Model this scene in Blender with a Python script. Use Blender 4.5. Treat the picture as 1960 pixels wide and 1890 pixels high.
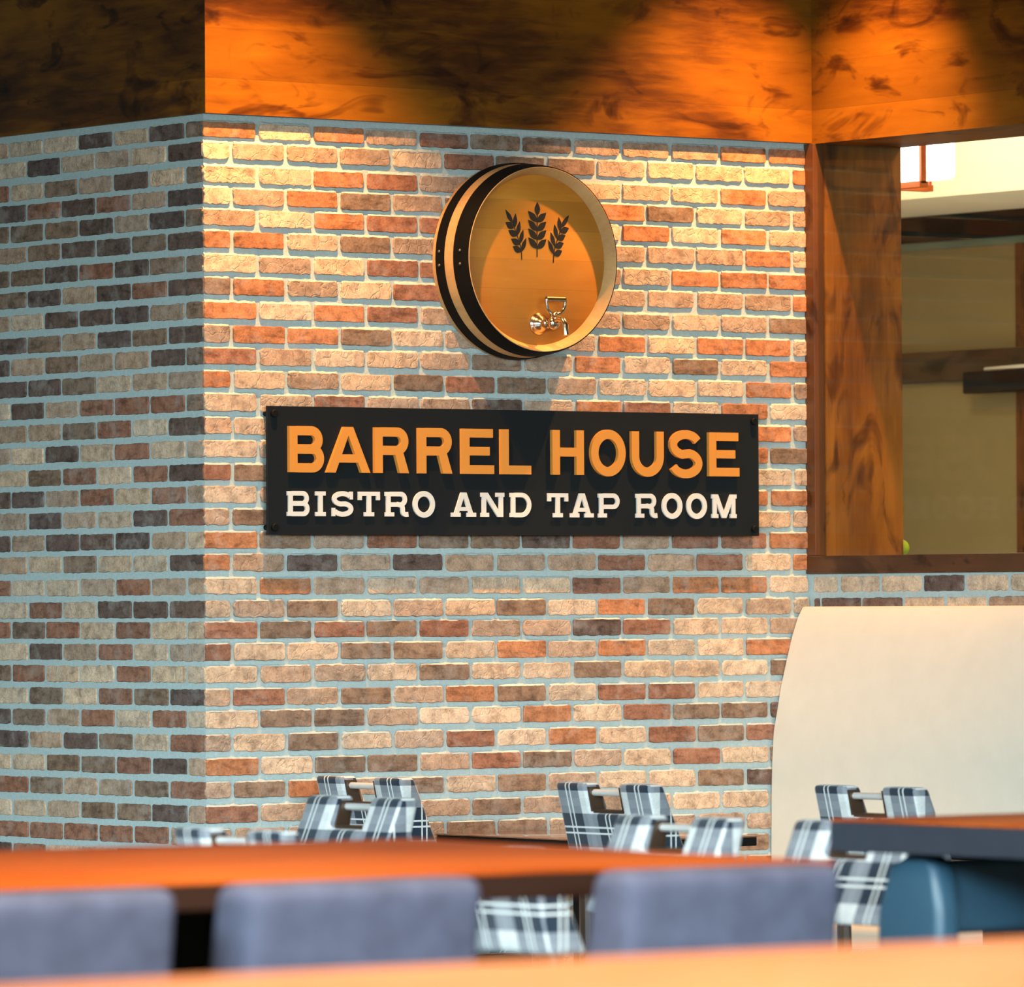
import bpy, bmesh, math, random
from mathutils import Vector, Matrix, Euler
from math import sin, cos, pi, radians, atan2, hypot

# ------------------------------------------------------------------ clear
for o in list(bpy.data.objects):
    bpy.data.objects.remove(o, do_unlink=True)
scene = bpy.context.scene
COL = scene.collection
R = random.Random(7)

# ------------------------------------------------------------------ camera
cam_d = bpy.data.cameras.new('camera')
cam_o = bpy.data.objects.new('camera', cam_d)
COL.objects.link(cam_o)
cam_d.sensor_fit = 'HORIZONTAL'
cam_d.sensor_width = 36.0
cam_d.lens = 12143.2 / 1960.0 * 36.0
cam_d.clip_start = 0.5
cam_d.clip_end = 200.0
YAW, PITCH, ROLL = radians(36.733), 0.017709, -0.005573
fw0 = Vector((sin(YAW), cos(YAW), 0)); rt0 = Vector((cos(YAW), -sin(YAW), 0)); up0 = Vector((0, 0, 1))
fw = fw0 * cos(PITCH) + up0 * sin(PITCH)
up1 = up0 * cos(PITCH) - fw0 * sin(PITCH)
rt = rt0 * cos(ROLL) + up1 * sin(ROLL)
up = -rt0 * sin(ROLL) + up1 * cos(ROLL)
M = Matrix((rt, up, -fw)).transposed().to_4x4()
M.translation = Vector((-10.931, -16.230, 1.467))
cam_o.matrix_world = M
cam_d.dof.use_dof = True
cam_d.dof.focus_distance = 20.0
cam_d.dof.aperture_fstop = 4.8
scene.camera = cam_o

# ------------------------------------------------------------------ look
scene.view_settings.view_transform = 'Standard'
scene.view_settings.look = 'None'
scene.view_settings.gamma = 1.0
scene.view_settings.use_curve_mapping = False
scene.view_settings.exposure = 0.0

# ------------------------------------------------------------------ world (daylight in the open restaurant)
world = bpy.data.worlds.new('world')
scene.world = world
world.use_nodes = True
bg = world.node_tree.nodes['Background']
bg.inputs['Color'].default_value = (0.46, 0.78, 0.76, 1)
bg.inputs['Strength'].default_value = 0.15

# ------------------------------------------------------------------ lights
def light(name, kind, loc, target, color, energy, **kw):
    d = bpy.data.lights.new(name, kind)
    d.color = color; d.energy = energy
    for k, v in kw.items():
        setattr(d, k, v)
    o = bpy.data.objects.new(name, d)
    COL.objects.link(o)
    o.location = loc
    o.rotation_euler = (Vector(target) - Vector(loc)).to_track_quat('-Z', 'Y').to_euler()
    return o
WARM = (1.0, 0.485, 0.145)
# ceiling spots that wash the brick wall
light('wall_spot', 'SPOT', (0.0, -0.62, 4.08), (0.18, -0.22, 1.9), WARM, 580, spot_size=radians(74), spot_blend=0.85, shadow_soft_size=0.02)
light('wall_spot', 'SPOT', (2.08, -0.60, 4.08), (1.96, -0.22, 1.9), WARM, 580, spot_size=radians(74), spot_blend=0.85, shadow_soft_size=0.02)
# window daylight from the left and from behind the camera, low and wide
light('window_daylight', 'AREA', (-9.5, -6.5, 2.9), (0.4, -1.2, -0.9), (0.62, 0.87, 0.96), 190, shape='RECTANGLE', size=7.0, size_y=1.2, spread=radians(50))
light('window_daylight', 'AREA', (-6.0, -17.0, 3.0), (0.0, -1.0, -1.2), (0.66, 0.89, 0.97), 170, shape='RECTANGLE', size=6.0, size_y=1.2, spread=radians(43))
# warm downlights over the dining tables
light('dining_downlight', 'AREA', (-5.2, -8.0, 4.1), (-5.2, -8.0, 0.0), (1.0, 0.74, 0.48), 230, shape='DISK', size=1.0)
light('dining_downlight', 'AREA', (-6.6, -10.4, 4.1), (-6.6, -10.4, 0.0), (1.0, 0.80, 0.62), 330, shape='DISK', size=1.0)
light('dining_downlight', 'AREA', (-1.6, -3.6, 4.1), (-1.4, -3.6, 0.0), (1.0, 0.72, 0.46), 18, shape='DISK', size=0.6)

# ------------------------------------------------------------------ helpers
def link(name, verts, faces, mats, parent=None, mat_idx=None, smooth=False, uvs=None):
    me = bpy.data.meshes.new(name)
    me.from_pydata([tuple(v) for v in verts], [], faces)
    for m in (mats if isinstance(mats, (list, tuple)) else [mats]):
        me.materials.append(m)
    if mat_idx:
        for p, i in zip(me.polygons, mat_idx):
            p.material_index = i
    if smooth:
        for p in me.polygons:
            p.use_smooth = True
    me.update()
    o = bpy.data.objects.new(name, me)
    COL.objects.link(o)
    if parent is not None:
        o.parent = parent
    return o

def bm_obj(name, bm, mat, parent=None, smooth=False, autos=None):
    bmesh.ops.recalc_face_normals(bm, faces=bm.faces[:])
    me = bpy.data.meshes.new(name)
    bm.to_mesh(me); bm.free()
    for m in (mat if isinstance(mat, (list, tuple)) else [mat]):
        me.materials.append(m)
    if smooth:
        for p in me.polygons:
            p.use_smooth = True
        if autos:
            try:
                me.set_sharp_from_angle(angle=radians(autos))
            except Exception:
                pass
    o = bpy.data.objects.new(name, me)
    COL.objects.link(o)
    if parent is not None:
        o.parent = parent
    return o

def tag(o, label=None, cat=None, group=None, kind=None):
    if label: o['label'] = label
    if cat: o['category'] = cat
    if group: o['group'] = group
    if kind: o['kind'] = kind
    return o

def struct(o, label=None):
    o['kind'] = 'structure'
    if label:
        o['label'] = label
    return o

def empty(name, loc=(0, 0, 0), rz=0.0):
    o = bpy.data.objects.new(name, None)
    o.empty_display_size = 0.1
    COL.objects.link(o)
    o.location = loc; o.rotation_euler = (0, 0, rz)
    return o

def box(bm, a, b, bevel=0.0, seg=2, mat=0):
    x0, y0, z0 = a; x1, y1, z1 = b
    vs = [bm.verts.new(p) for p in ((x0,y0,z0),(x1,y0,z0),(x1,y1,z0),(x0,y1,z0),(x0,y0,z1),(x1,y0,z1),(x1,y1,z1),(x0,y1,z1))]
    fs = [bm.faces.new([vs[i] for i in f]) for f in ((0,3,2,1),(4,5,6,7),(0,1,5,4),(1,2,6,5),(2,3,7,6),(3,0,4,7))]
    for f in fs: f.material_index = mat
    if bevel > 0:
        es = set()
        for f in fs:
            es.update(f.edges)
        r = bmesh.ops.bevel(bm, geom=list(es), offset=bevel, segments=seg, profile=0.5, affect='EDGES', clamp_overlap=True)
        for f in r['faces']: f.material_index = mat

def prism(bm, pts, axis, a, b, mat=0):
    """pts 2D polygon, extruded along axis from a to b. axis 'Y': pts=(x,z); 'X': pts=(y,z); 'Z': pts=(x,y)"""
    def P(p, t):
        return {'Y': (p[0], t, p[1]), 'X': (t, p[0], p[1]), 'Z': (p[0], p[1], t)}[axis]
    A = [bm.verts.new(P(p, a)) for p in pts]; B = [bm.verts.new(P(p, b)) for p in pts]
    n = len(pts)
    fs = [bm.faces.new(A), bm.faces.new(B[::-1])]
    for i in range(n):
        fs.append(bm.faces.new((A[i], B[i], B[(i+1) % n], A[(i+1) % n])))
    for f in fs: f.material_index = mat
    return fs

def tube(bm, pts, r, seg=10, cap=True, mat=0):
    """tube along a polyline; r number or list"""
    pts = [Vector(p) for p in pts]; n = len(pts)
    rs = r if isinstance(r, (list, tuple)) else [r] * n
    rings = []
    prev = None
    for i, p in enumerate(pts):
        t = (pts[min(i+1, n-1)] - pts[max(i-1, 0)]).normalized()
        if prev is None:
            a = Vector((0, 0, 1)) if abs(t.z) < 0.9 else Vector((1, 0, 0))
            u = t.cross(a).normalized()
        else:
            u = (prev - t * prev.dot(t)).normalized()
        prev = u
        v = t.cross(u)
        rings.append([bm.verts.new(p + (u * cos(2*pi*k/seg) + v * sin(2*pi*k/seg)) * rs[i]) for k in range(seg)])
    for i in range(n-1):
        for k in range(seg):
            f = bm.faces.new((rings[i][k], rings[i][(k+1) % seg], rings[i+1][(k+1) % seg], rings[i+1][k]))
            f.material_index = mat
    if cap:
        bm.faces.new(rings[0][::-1]).material_index = mat
        bm.faces.new(rings[-1]).material_index = mat

def lathe_y(bm, prof, cx, cz, seg=96, mat=0, close=False):
    """prof list of (y, r) revolved about the axis through (cx, *, cz) along Y"""
    rings = []
    for (y, r) in prof:
        if r < 1e-6:
            rings.append([bm.verts.new((cx, y, cz))])
        else:
            rings.append([bm.verts.new((cx + r*cos(2*pi*k/seg), y, cz + r*sin(2*pi*k/seg))) for k in range(seg)])
    pairs = list(zip(rings, rings[1:]))
    if close: pairs.append((rings[-1], rings[0]))
    for A, B in pairs:
        for k in range(seg):
            k2 = (k+1) % seg
            if len(A) == 1 and len(B) == 1: continue
            if len(A) == 1: f = bm.faces.new((A[0], B[k2], B[k]))
            elif len(B) == 1: f = bm.faces.new((A[k], A[k2], B[0]))
            else: f = bm.faces.new((A[k], A[k2], B[k2], B[k]))
            f.material_index = mat

# ------------------------------------------------------------------ materials
def newmat(name):
    m = bpy.data.materials.new(name); m.use_nodes = True
    nt = m.node_tree
    return m, nt, nt.nodes['Principled BSDF']
def N(nt, t, **kw):
    n = nt.nodes.new(t)
    for k, v in kw.items(): setattr(n, k, v)
    return n
def ramp(nt, fac, stops, interp='LINEAR'):
    n = N(nt, 'ShaderNodeValToRGB'); n.color_ramp.interpolation = interp
    el = n.color_ramp.elements
    el[0].position, el[0].color = stops[0][0], (*stops[0][1], 1)
    el[1].position, el[1].color = stops[-1][0], (*stops[-1][1], 1)
    for p, c in stops[1:-1]:
        e = el.new(p); e.color = (*c, 1)
    nt.links.new(fac, n.inputs[0])
    return n.outputs[0]
def coords(nt, scale=(1, 1, 1), loc=(0, 0, 0), src='Object'):
    tc = N(nt, 'ShaderNodeTexCoord'); mp = N(nt, 'ShaderNodeMapping')
    mp.inputs['Scale'].default_value = scale; mp.inputs['Location'].default_value = loc
    nt.links.new(tc.outputs[src], mp.inputs[0])
    return mp.outputs[0]
def noise(nt, vec, scale, detail=4, rough=0.55, dist=0.0):
    n = N(nt, 'ShaderNodeTexNoise')
    n.inputs['Scale'].default_value = scale; n.inputs['Detail'].default_value = detail
    n.inputs['Roughness'].default_value = rough; n.inputs['Distortion'].default_value = dist
    nt.links.new(vec, n.inputs['Vector'])
    return n.outputs['Fac']
def mixc(nt, fac, a, b, mode='MIX'):
    n = N(nt, 'ShaderNodeMix', data_type='RGBA', blend_type=mode)
    for v, s in ((fac, n.inputs[0]), (a, n.inputs[6]), (b, n.inputs[7])):
        if hasattr(v, 'is_linked'): nt.links.new(v, s)
        elif isinstance(v, (int, float)): s.default_value = v
        else: s.default_value = (*v, 1)
    return n.outputs[2]
def math_(nt, op, a, b=None, c=None):
    n = N(nt, 'ShaderNodeMath', operation=op)
    for v, s in zip((a, b, c), n.inputs):
        if v is None: continue
        if hasattr(v, 'is_linked'): nt.links.new(v, s)
        else: s.default_value = v
    return n.outputs[0]
def bump(nt, bsdf, h, strength=0.3, dist=0.002):
    b = N(nt, 'ShaderNodeBump'); b.inputs['Strength'].default_value = strength; b.inputs['Distance'].default_value = dist
    nt.links.new(h, b.inputs['Height']); nt.links.new(b.outputs[0], bsdf.inputs['Normal'])

def simple(name, col, rough=0.5, metal=0.0, spec=0.5, var=0.0, scale=20, bmp=0.0):
    m, nt, b = newmat(name)
    b.inputs['Roughness'].default_value = rough; b.inputs['Metallic'].default_value = metal
    b.inputs['Specular IOR Level'].default_value = spec
    v = coords(nt)
    f = noise(nt, v, scale)
    c = mixc(nt, f, tuple(x*(1-var) for x in col), tuple(min(1, x*(1+var)) for x in col))
    nt.links.new(c, b.inputs['Base Color'])
    if bmp: bump(nt, b, f, bmp)
    return m

def brick_mat():
    m, nt, b = newmat('brick_face')
    at = N(nt, 'ShaderNodeAttribute', attribute_name='tone')
    v = coords(nt)
    f1 = noise(nt, v, 26, 5, 0.65)
    f2 = noise(nt, v, 160, 4, 0.7)
    f3 = noise(nt, coords(nt, loc=(3, 7, 1)), 13, 5, 0.65)
    f4 = noise(nt, coords(nt, scale=(0.5, 0.5, 1.6), loc=(9, 2, 4)), 24, 4, 0.65, 0.4)
    vv = ramp(nt, f1, [(0.28, (0.55, 0.53, 0.53)), (0.5, (1, 1, 1)), (0.75, (1.35, 1.36, 1.36))])
    c = mixc(nt, 1.0, at.outputs['Color'], vv, 'MULTIPLY')
    g = ramp(nt, f2, [(0.3, (0.66, 0.66, 0.68)), (0.55, (1.08, 1.08, 1.08))])
    c = mixc(nt, 0.85, c, g, 'MULTIPLY')
    dk = ramp(nt, f4, [(0.32, (0.50, 0.47, 0.46)), (0.50, (1.0, 1.0, 1.0))])
    dkf = math_(nt, 'SUBTRACT', 1.05, math_(nt, 'MULTIPLY', at.outputs['Alpha'], 0.75))
    c = mixc(nt, dkf, c, mixc(nt, 1.0, c, dk, 'MULTIPLY'))
    sm = ramp(nt, f3, [(0.52, (0, 0, 0)), (0.76, (0.42, 0.42, 0.42))])
    c = mixc(nt, sm, c, (0.48, 0.43, 0.38))
    nt.links.new(c, b.inputs['Base Color'])
    b.inputs['Roughness'].default_value = 0.9; b.inputs['Specular IOR Level'].default_value = 0.2
    # creases and pits of hand made bricks
    vo = N(nt, 'ShaderNodeTexVoronoi', feature='DISTANCE_TO_EDGE'); vo.inputs['Scale'].default_value = 15
    dm = N(nt, 'ShaderNodeMix', data_type='RGBA'); dm.inputs[0].default_value = 0.12
    nz = N(nt, 'ShaderNodeTexNoise'); nz.inputs['Scale'].default_value = 18; nt.links.new(v, nz.inputs['Vector'])
    nt.links.new(v, dm.inputs[6]); nt.links.new(nz.outputs['Color'], dm.inputs[7]); nt.links.new(dm.outputs[2], vo.inputs['Vector'])
    cr = math_(nt, 'MINIMUM', math_(nt, 'MULTIPLY', vo.outputs['Distance'], 9.0), 0.45)
    crw = math_(nt, 'MULTIPLY', cr, at.outputs['Alpha'])
    h = math_(nt, 'ADD', math_(nt, 'ADD', math_(nt, 'MULTIPLY', f1, 1.0), math_(nt, 'MULTIPLY', f2, 0.35)), crw)
    bump(nt, b, h, 0.75, 0.004)
    return m
def mortar_mat():
    m, nt, b = newmat('mortar')
    v = coords(nt)
    f = noise(nt, v, 90, 5, 0.7); g = noise(nt, v, 5, 3)
    c = ramp(nt, f, [(0.3, (0.36, 0.43, 0.42)), (0.7, (0.50, 0.56, 0.54))])
    c = mixc(nt, math_(nt, 'MULTIPLY', g, 0.35), c, (0.38, 0.46, 0.46))
    nt.links.new(c, b.inputs['Base Color'])
    b.inputs['Roughness'].default_value = 0.95; b.inputs['Specular IOR Level'].default_value = 0.1
    bump(nt, b, f, 0.6, 0.003)
    return m

def wood(name, stops, axis='X', rough=0.35, spec=0.5, knots=True, plank=0.0, seed=0, sc=1.0, coat=0.0):
    m, nt, b = newmat(name)
    k = {'X': (0.16, 1, 1), 'Y': (1, 0.16, 1), 'Z': (1, 1, 0.16)}[axis]
    v = coords(nt, scale=k, loc=(seed*1.7, seed*2.3, seed*0.9))
    w = coords(nt, scale={'X': (0.45, 1, 1), 'Y': (1, 0.45, 1), 'Z': (1, 1, 0.45)}[axis], loc=(seed*3.1, seed, seed*5.3))
    big = noise(nt, w, 2.6*sc, 3, 0.5, 0.6)
    fine = noise(nt, v, 34*sc, 6, 0.6, 0.3)
    f = math_(nt, 'ADD', math_(nt, 'MULTIPLY', big, 0.72), math_(nt, 'MULTIPLY', fine, 0.28))
    c = ramp(nt, f, stops)
    if knots:
        kn = noise(nt, w, 7.5*sc, 3, 0.6, 1.2)
        km = ramp(nt, kn, [(0.535, (1, 1, 1)), (0.63, (0.48, 0.42, 0.36)), (0.72, (0.2, 0.15, 0.12))])
        c = mixc(nt, 1.0, c, km, 'MULTIPLY')
    if plank > 0:
        tc = N(nt, 'ShaderNodeTexCoord'); sp = N(nt, 'ShaderNodeSeparateXYZ'); nt.links.new(tc.outputs['Object'], sp.inputs[0])
        ax = {'X': 2, 'Y': 2, 'Z': 0}[axis]
        q = math_(nt, 'FLOOR', math_(nt, 'DIVIDE', sp.outputs[ax], plank))
        wn = N(nt, 'ShaderNodeTexWhiteNoise', noise_dimensions='1D'); nt.links.new(q, wn.inputs['W'])
        c = mixc(nt, 1.0, c, ramp(nt, wn.outputs['Value'], [(0, (0.82, 0.80, 0.78)), (1, (1.12, 1.11, 1.09))]), 'MULTIPLY')
        fr = math_(nt, 'FRACT', math_(nt, 'DIVIDE', sp.outputs[ax], plank))
        ln = math_(nt, 'LESS_THAN', fr, 0.012)
        c = mixc(nt, math_(nt, 'MULTIPLY', ln, 0.3), c, (0.05, 0.02, 0.008))
    nt.links.new(c, b.inputs['Base Color'])
    b.inputs['Roughness'].default_value = rough; b.inputs['Specular IOR Level'].default_value = spec
    b.inputs['Coat Weight'].default_value = coat; b.inputs['Coat Roughness'].default_value = 0.12
    bump(nt, b, fine, 0.08, 0.001)
    return m

def plaid_mat():
    m, nt, b = newmat('plaid_fabric')
    tc = N(nt, 'ShaderNodeUVMap', uv_map='UVMap'); sp = N(nt, 'ShaderNodeSeparateXYZ'); nt.links.new(tc.outputs[0], sp.inputs[0])
    res = []
    for i in (0, 1):
        d = math_(nt, 'PINGPONG', sp.outputs[i], 0.0825)
        lt = math_(nt, 'GREATER_THAN', d, 0.049)
        li = math_(nt, 'COMPARE', d, 0.0088, 0.0026)
        fine = math_(nt, 'MULTIPLY', math_(nt, 'COMPARE', d, 0.0825, 0.012), 0.18)
        res.append((lt, li, fine))
    s = math_(nt, 'ADD', res[0][0], res[1][0])
    c = ramp(nt, math_(nt, 'MULTIPLY', s, 0.5), [(0.0, (0.010, 0.019, 0.034)), (0.25, (0.175, 0.185, 0.21)), (0.75, (0.56, 0.555, 0.54))], 'CONSTANT')
    tint = math_(nt, 'MULTIPLY', math_(nt, 'ADD', res[0][2], res[1][2]), 1.0)
    c = mixc(nt, tint, c, (0.35, 0.36, 0.38))
    ln = math_(nt, 'MAXIMUM', res[0][1], res[1][1])
    c = mixc(nt, math_(nt, 'MULTIPLY', ln, 0.88), c, (0.68, 0.68, 0.66))
    v = coords(nt); f = noise(nt, v, 700, 2, 0.8)
    c = mixc(nt, 0.8, c, ramp(nt, f, [(0.3, (0.62, 0.62, 0.62)), (0.7, (1.35, 1.35, 1.35))]), 'MULTIPLY')
    nt.links.new(c, b.inputs['Base Color'])
    b.inputs['Roughness'].default_value = 0.92; b.inputs['Specular IOR Level'].default_value = 0.15
    b.inputs['Sheen Weight'].default_value = 0.25
    bump(nt, b, f, 0.3, 0.0006)
    return m

def glass_mat():
    m, nt, b = newmat('window_glass')
    nt.nodes.remove(b)
    out = nt.nodes['Material Output']
    tr = N(nt, 'ShaderNodeBsdfTransparent'); gl = N(nt, 'ShaderNodeBsdfGlossy'); mx = N(nt, 'ShaderNodeMixShader')
    gl.inputs['Roughness'].default_value = 0.01
    tr.inputs['Color'].default_value = (0.95, 0.97, 0.95, 1)
    fr = N(nt, 'ShaderNodeFresnel'); ge = N(nt, 'ShaderNodeNewGeometry')
    ior = math_(nt, 'ADD', 1.16, math_(nt, 'MULTIPLY', ge.outputs['Backfacing'], 1/1.16-1.16)); nt.links.new(ior, fr.inputs['IOR'])
    nt.links.new(fr.outputs[0], mx.inputs[0]); nt.links.new(tr.outputs[0], mx.inputs[1]); nt.links.new(gl.outputs[0], mx.inputs[2])
    nt.links.new(mx.outputs[0], out.inputs['Surface'])
    return m
def emit(name, col, s):
    m, nt, b = newmat(name)
    b.inputs['Base Color'].default_value = (*col, 1); b.inputs['Roughness'].default_value = 0.4
    b.inputs['Emission Color'].default_value = (*col, 1); b.inputs['Emission Strength'].default_value = s
    return m

BRICK, MORTAR = brick_mat(), mortar_mat()
ALDER = [(0.30, (0.015, 0.004, 0.0008)), (0.42, (0.080, 0.023, 0.002)), (0.53, (0.20, 0.066, 0.002)), (0.70, (0.285, 0.103, 0.0045))]
JAMBW = [(0.30, (0.04, 0.010, 0.001)), (0.45, (0.17, 0.048, 0.004)), (0.58, (0.29, 0.092, 0.008)), (0.74, (0.40, 0.14, 0.014))]
WALNUT = [(0.3, (0.035, 0.014, 0.006)), (0.55, (0.085, 0.034, 0.013)), (0.75, (0.14, 0.055, 0.02))]
ORANGE = [(0.32, (0.20, 0.030, 0.002)), (0.5, (0.36, 0.062, 0.004)), (0.68, (0.46, 0.095, 0.007))]
HEADER_X = wood('alder_panel', ALDER, 'X', 0.45, 0.3, True, 0.155, 1)
HEADER_Y = wood('alder_panel_side', ALDER, 'Y', 0.45, 0.3, True, 0.155, 2)
JAMB = wood('alder_jamb', JAMBW, 'Z', 0.4, 0.4, True, 0.075, 3)
TRIM_Z = wood('dark_trim_upright', [(0.3, (0.05, 0.016, 0.005)), (0.7, (0.15, 0.05, 0.012))], 'Z', 0.4, 0.4, True, 0, 4)
TRIM_Y = wood('dark_trim_level', WALNUT, 'Y', 0.4, 0.4, True, 0, 5)
TABLE = wood('lacquered_table', ORANGE, 'X', 0.45, 0.22, False, 0, 6, 1.0, 0.0)
TABLE_NEAR = wood('highlight_tinted_table', [(0.3, (0.46, 0.14, 0.04)), (0.5, (0.60, 0.21, 0.07)), (0.72, (0.70, 0.27, 0.10))], 'X', 0.3, 0.5, False, 0, 16, 1.0, 0.2)  # lighter than the other high tabletops: bright highlight put into the wood colour
TABLE_EDGE = wood('table_edge_band', [(0.3, (0.014, 0.004, 0.002)), (0.7, (0.03, 0.010, 0.004))], 'X', 0.55, 0.15, False, 0, 7)
DARK_TABLE = wood('dark_table', [(0.3, (0.12, 0.06, 0.03)), (0.7, (0.22, 0.11, 0.055))], 'Y', 0.12, 0.6, False, 0, 8, 1.0, 0.6)
SLATE = simple('slate_edge_band', (0.022, 0.026, 0.038), 0.5, var=0.15)
DARKWOOD = wood('espresso_chair_wood', [(0.3, (0.028, 0.014, 0.008)), (0.7, (0.06, 0.03, 0.016))], 'Z', 0.35, 0.5, False, 0, 9)
PLAID = plaid_mat()
STEEL = simple('brushed_steel', (0.88, 0.86, 0.83), 0.42, 0.55, var=0.06)
BRASS = simple('aged_nickel', (0.62, 0.50, 0.38), 0.2, 1.0, var=0.25, scale=60)
BRASS_DARK = simple('worn_bronze', (0.30, 0.20, 0.12), 0.3, 1.0, var=0.3, scale=80)
BLACK = simple('matt_black', (0.005, 0.005, 0.005), 0.6, spec=0.12, var=0.2)
HOOP = simple('black_hoop_iron', (0.0035, 0.003, 0.0025), 0.65, 0.0, spec=0.12, var=0.4, scale=30, bmp=0.1)
RIVET = simple('worn_rivet_iron', (0.16, 0.13, 0.10), 0.35, 0.8)
SIGN = simple('charcoal_sign_board', (0.006, 0.0085, 0.0105), 0.6, spec=0.2, var=0.12, scale=200)
GOLD = simple('gold_letter_paint', (0.60, 0.235, 0.036), 0.45, var=0.08, scale=400)
IVORY = simple('ivory_letter_paint', (0.66, 0.63, 0.58), 0.5, var=0.03)
HEADWOOD = wood('barrel_head_oak', [(0.3, (0.42, 0.14, 0.016)), (0.5, (0.54, 0.20, 0.024)), (0.72, (0.62, 0.26, 0.04))], 'X', 0.4, 0.3, False, 0.094, 11, 1.4, 0.1)
STAVE = wood('barrel_stave_oak', [(0.3, (0.38, 0.20, 0.075)), (0.55, (0.52, 0.30, 0.12)), (0.75, (0.60, 0.37, 0.16))], 'Y', 0.6, 0.2, False, 0, 12, 2.0)
EMBLEM = simple('burnt_emblem', (0.010, 0.007, 0.005), 0.6)
GREY = simple('grey_wool', (0.070, 0.074, 0.112), 0.9, spec=0.15, var=0.45, scale=16)
BLUE = simple('blue_leather', (0.024, 0.062, 0.098), 0.42, spec=0.5, var=0.25, scale=7)
CREAM = simple('cream_vinyl', (0.575, 0.55, 0.475), 0.55, spec=0.35, var=0.06, scale=12)
PLASTER = simple('cream_plaster', (0.84, 0.76, 0.60), 0.8, var=0.02)
SHADE = simple('khaki_shade_cloth', (0.20, 0.155, 0.07), 0.6, var=0.14, scale=2.5)
TEALREFLECT = simple('teal_reflection', (0.10, 0.16, 0.14), 0.3)  # plain colour for a painted reflection
FLOORM = wood('floor_plank', [(0.3, (0.10, 0.065, 0.04)), (0.7, (0.19, 0.13, 0.08))], 'Y', 0.4, 0.4, False, 0, 14)
CEILM = simple('ceiling_paint', (0.10, 0.09, 0.08), 0.9)
GLASS = glass_mat()
LAMPGLASS = emit('lit_opal_glass', (1.0, 0.93, 0.80), 6.0)
LAMPWOOD = wood('lamp_frame_wood', ORANGE, 'Y', 0.4, 0.4, False, 0, 15)
GREEN = simple('lime_plastic', (0.45, 0.55, 0.02), 0.5)

# ------------------------------------------------------------------ brick walls
HC, PB, Z0 = 0.0706, 0.20316, 2.995
W = 2.407
CORR = [-0.0029,-0.0004,-0.0036,0.0003,0.0047,0.0073,0.004,0.0036,0.0005,-0.0026,-0.0007,-0.0016,-0.0026,-0.0036,-0.0045,-0.0066,
        -0.0039,-0.0035,-0.0031,-0.003,-0.0055,-0.0059,0.0,0.0023,0.004,0.0034,0.0063,0.0039,0.0015,0.0002,-0.0034,-0.0034,-0.0034]
TONES = {'L': (0.58, 0.405, 0.275), 'T': (0.41, 0.27, 0.185), 'O': (0.46, 0.185, 0.085), 'R': (0.29, 0.13, 0.08), 'B': (0.24, 0.15, 0.10), 'D': (0.13, 0.082, 0.065)}
ROUGHT = {'L': 1.0, 'T': 0.8, 'O': 0.15, 'R': 0.1, 'B': 0.15, 'D': 0.1}
MAIN = """OLOTRBBTTTOO
LTTTLRBBTLLLO
LLORTTTLTLOT
LTOBTBTTOBLTT
TLORRTTLOLOL
OOLBTTTTTTTOL
LTLRRTTTLOOO
BOTLRTTTTTTTO
OLORTTTTTLTB
TOOBLTDTOLOOL
RTLLTBTOLBLO
OLTLBRBTLLLOT
LLRTTDTORLOL
TLTTTTTTTTTOT
LTTTTTTTTTOB
RBTTTTTTTTTLL
LTTTTTTTTTOO
TBTTTTTTTTTLT
OBTRBBDRTRRO
OTDTDTTTRTRLO
LOTLTLLRTOOL
LTBLTLBLOBLTL
RBRBRTTDRLLT
RLLBBLOTOLLOT
LTTLBLLBLLLB
TRTBTOBLRRLLT
LBBTLLOLRBBD
TLBLTRLOLRBRT
OLBBTRBTLRLB
TBOTBLBTLLBDT
RTTBTBTTTLLT
TTTBTBBTTTTTL""".split()
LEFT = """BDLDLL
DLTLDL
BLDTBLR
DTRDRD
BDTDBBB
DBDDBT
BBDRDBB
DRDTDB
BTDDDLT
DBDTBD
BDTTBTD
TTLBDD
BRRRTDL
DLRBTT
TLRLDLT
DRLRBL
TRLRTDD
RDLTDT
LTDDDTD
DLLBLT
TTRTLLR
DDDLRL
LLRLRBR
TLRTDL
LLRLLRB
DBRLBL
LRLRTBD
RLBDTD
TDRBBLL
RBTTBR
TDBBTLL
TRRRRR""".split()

class Wall:
    def __init__(self):
        self.v = []; self.f = []; self.mi = []; self.tone = []
    def add(self, vs, fs, mi, tone):
        b = len(self.v)
        self.v += vs
        for f in fs:
            self.f.append([b+i for i in f]); self.mi.append(mi); self.tone.append(tone)

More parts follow.
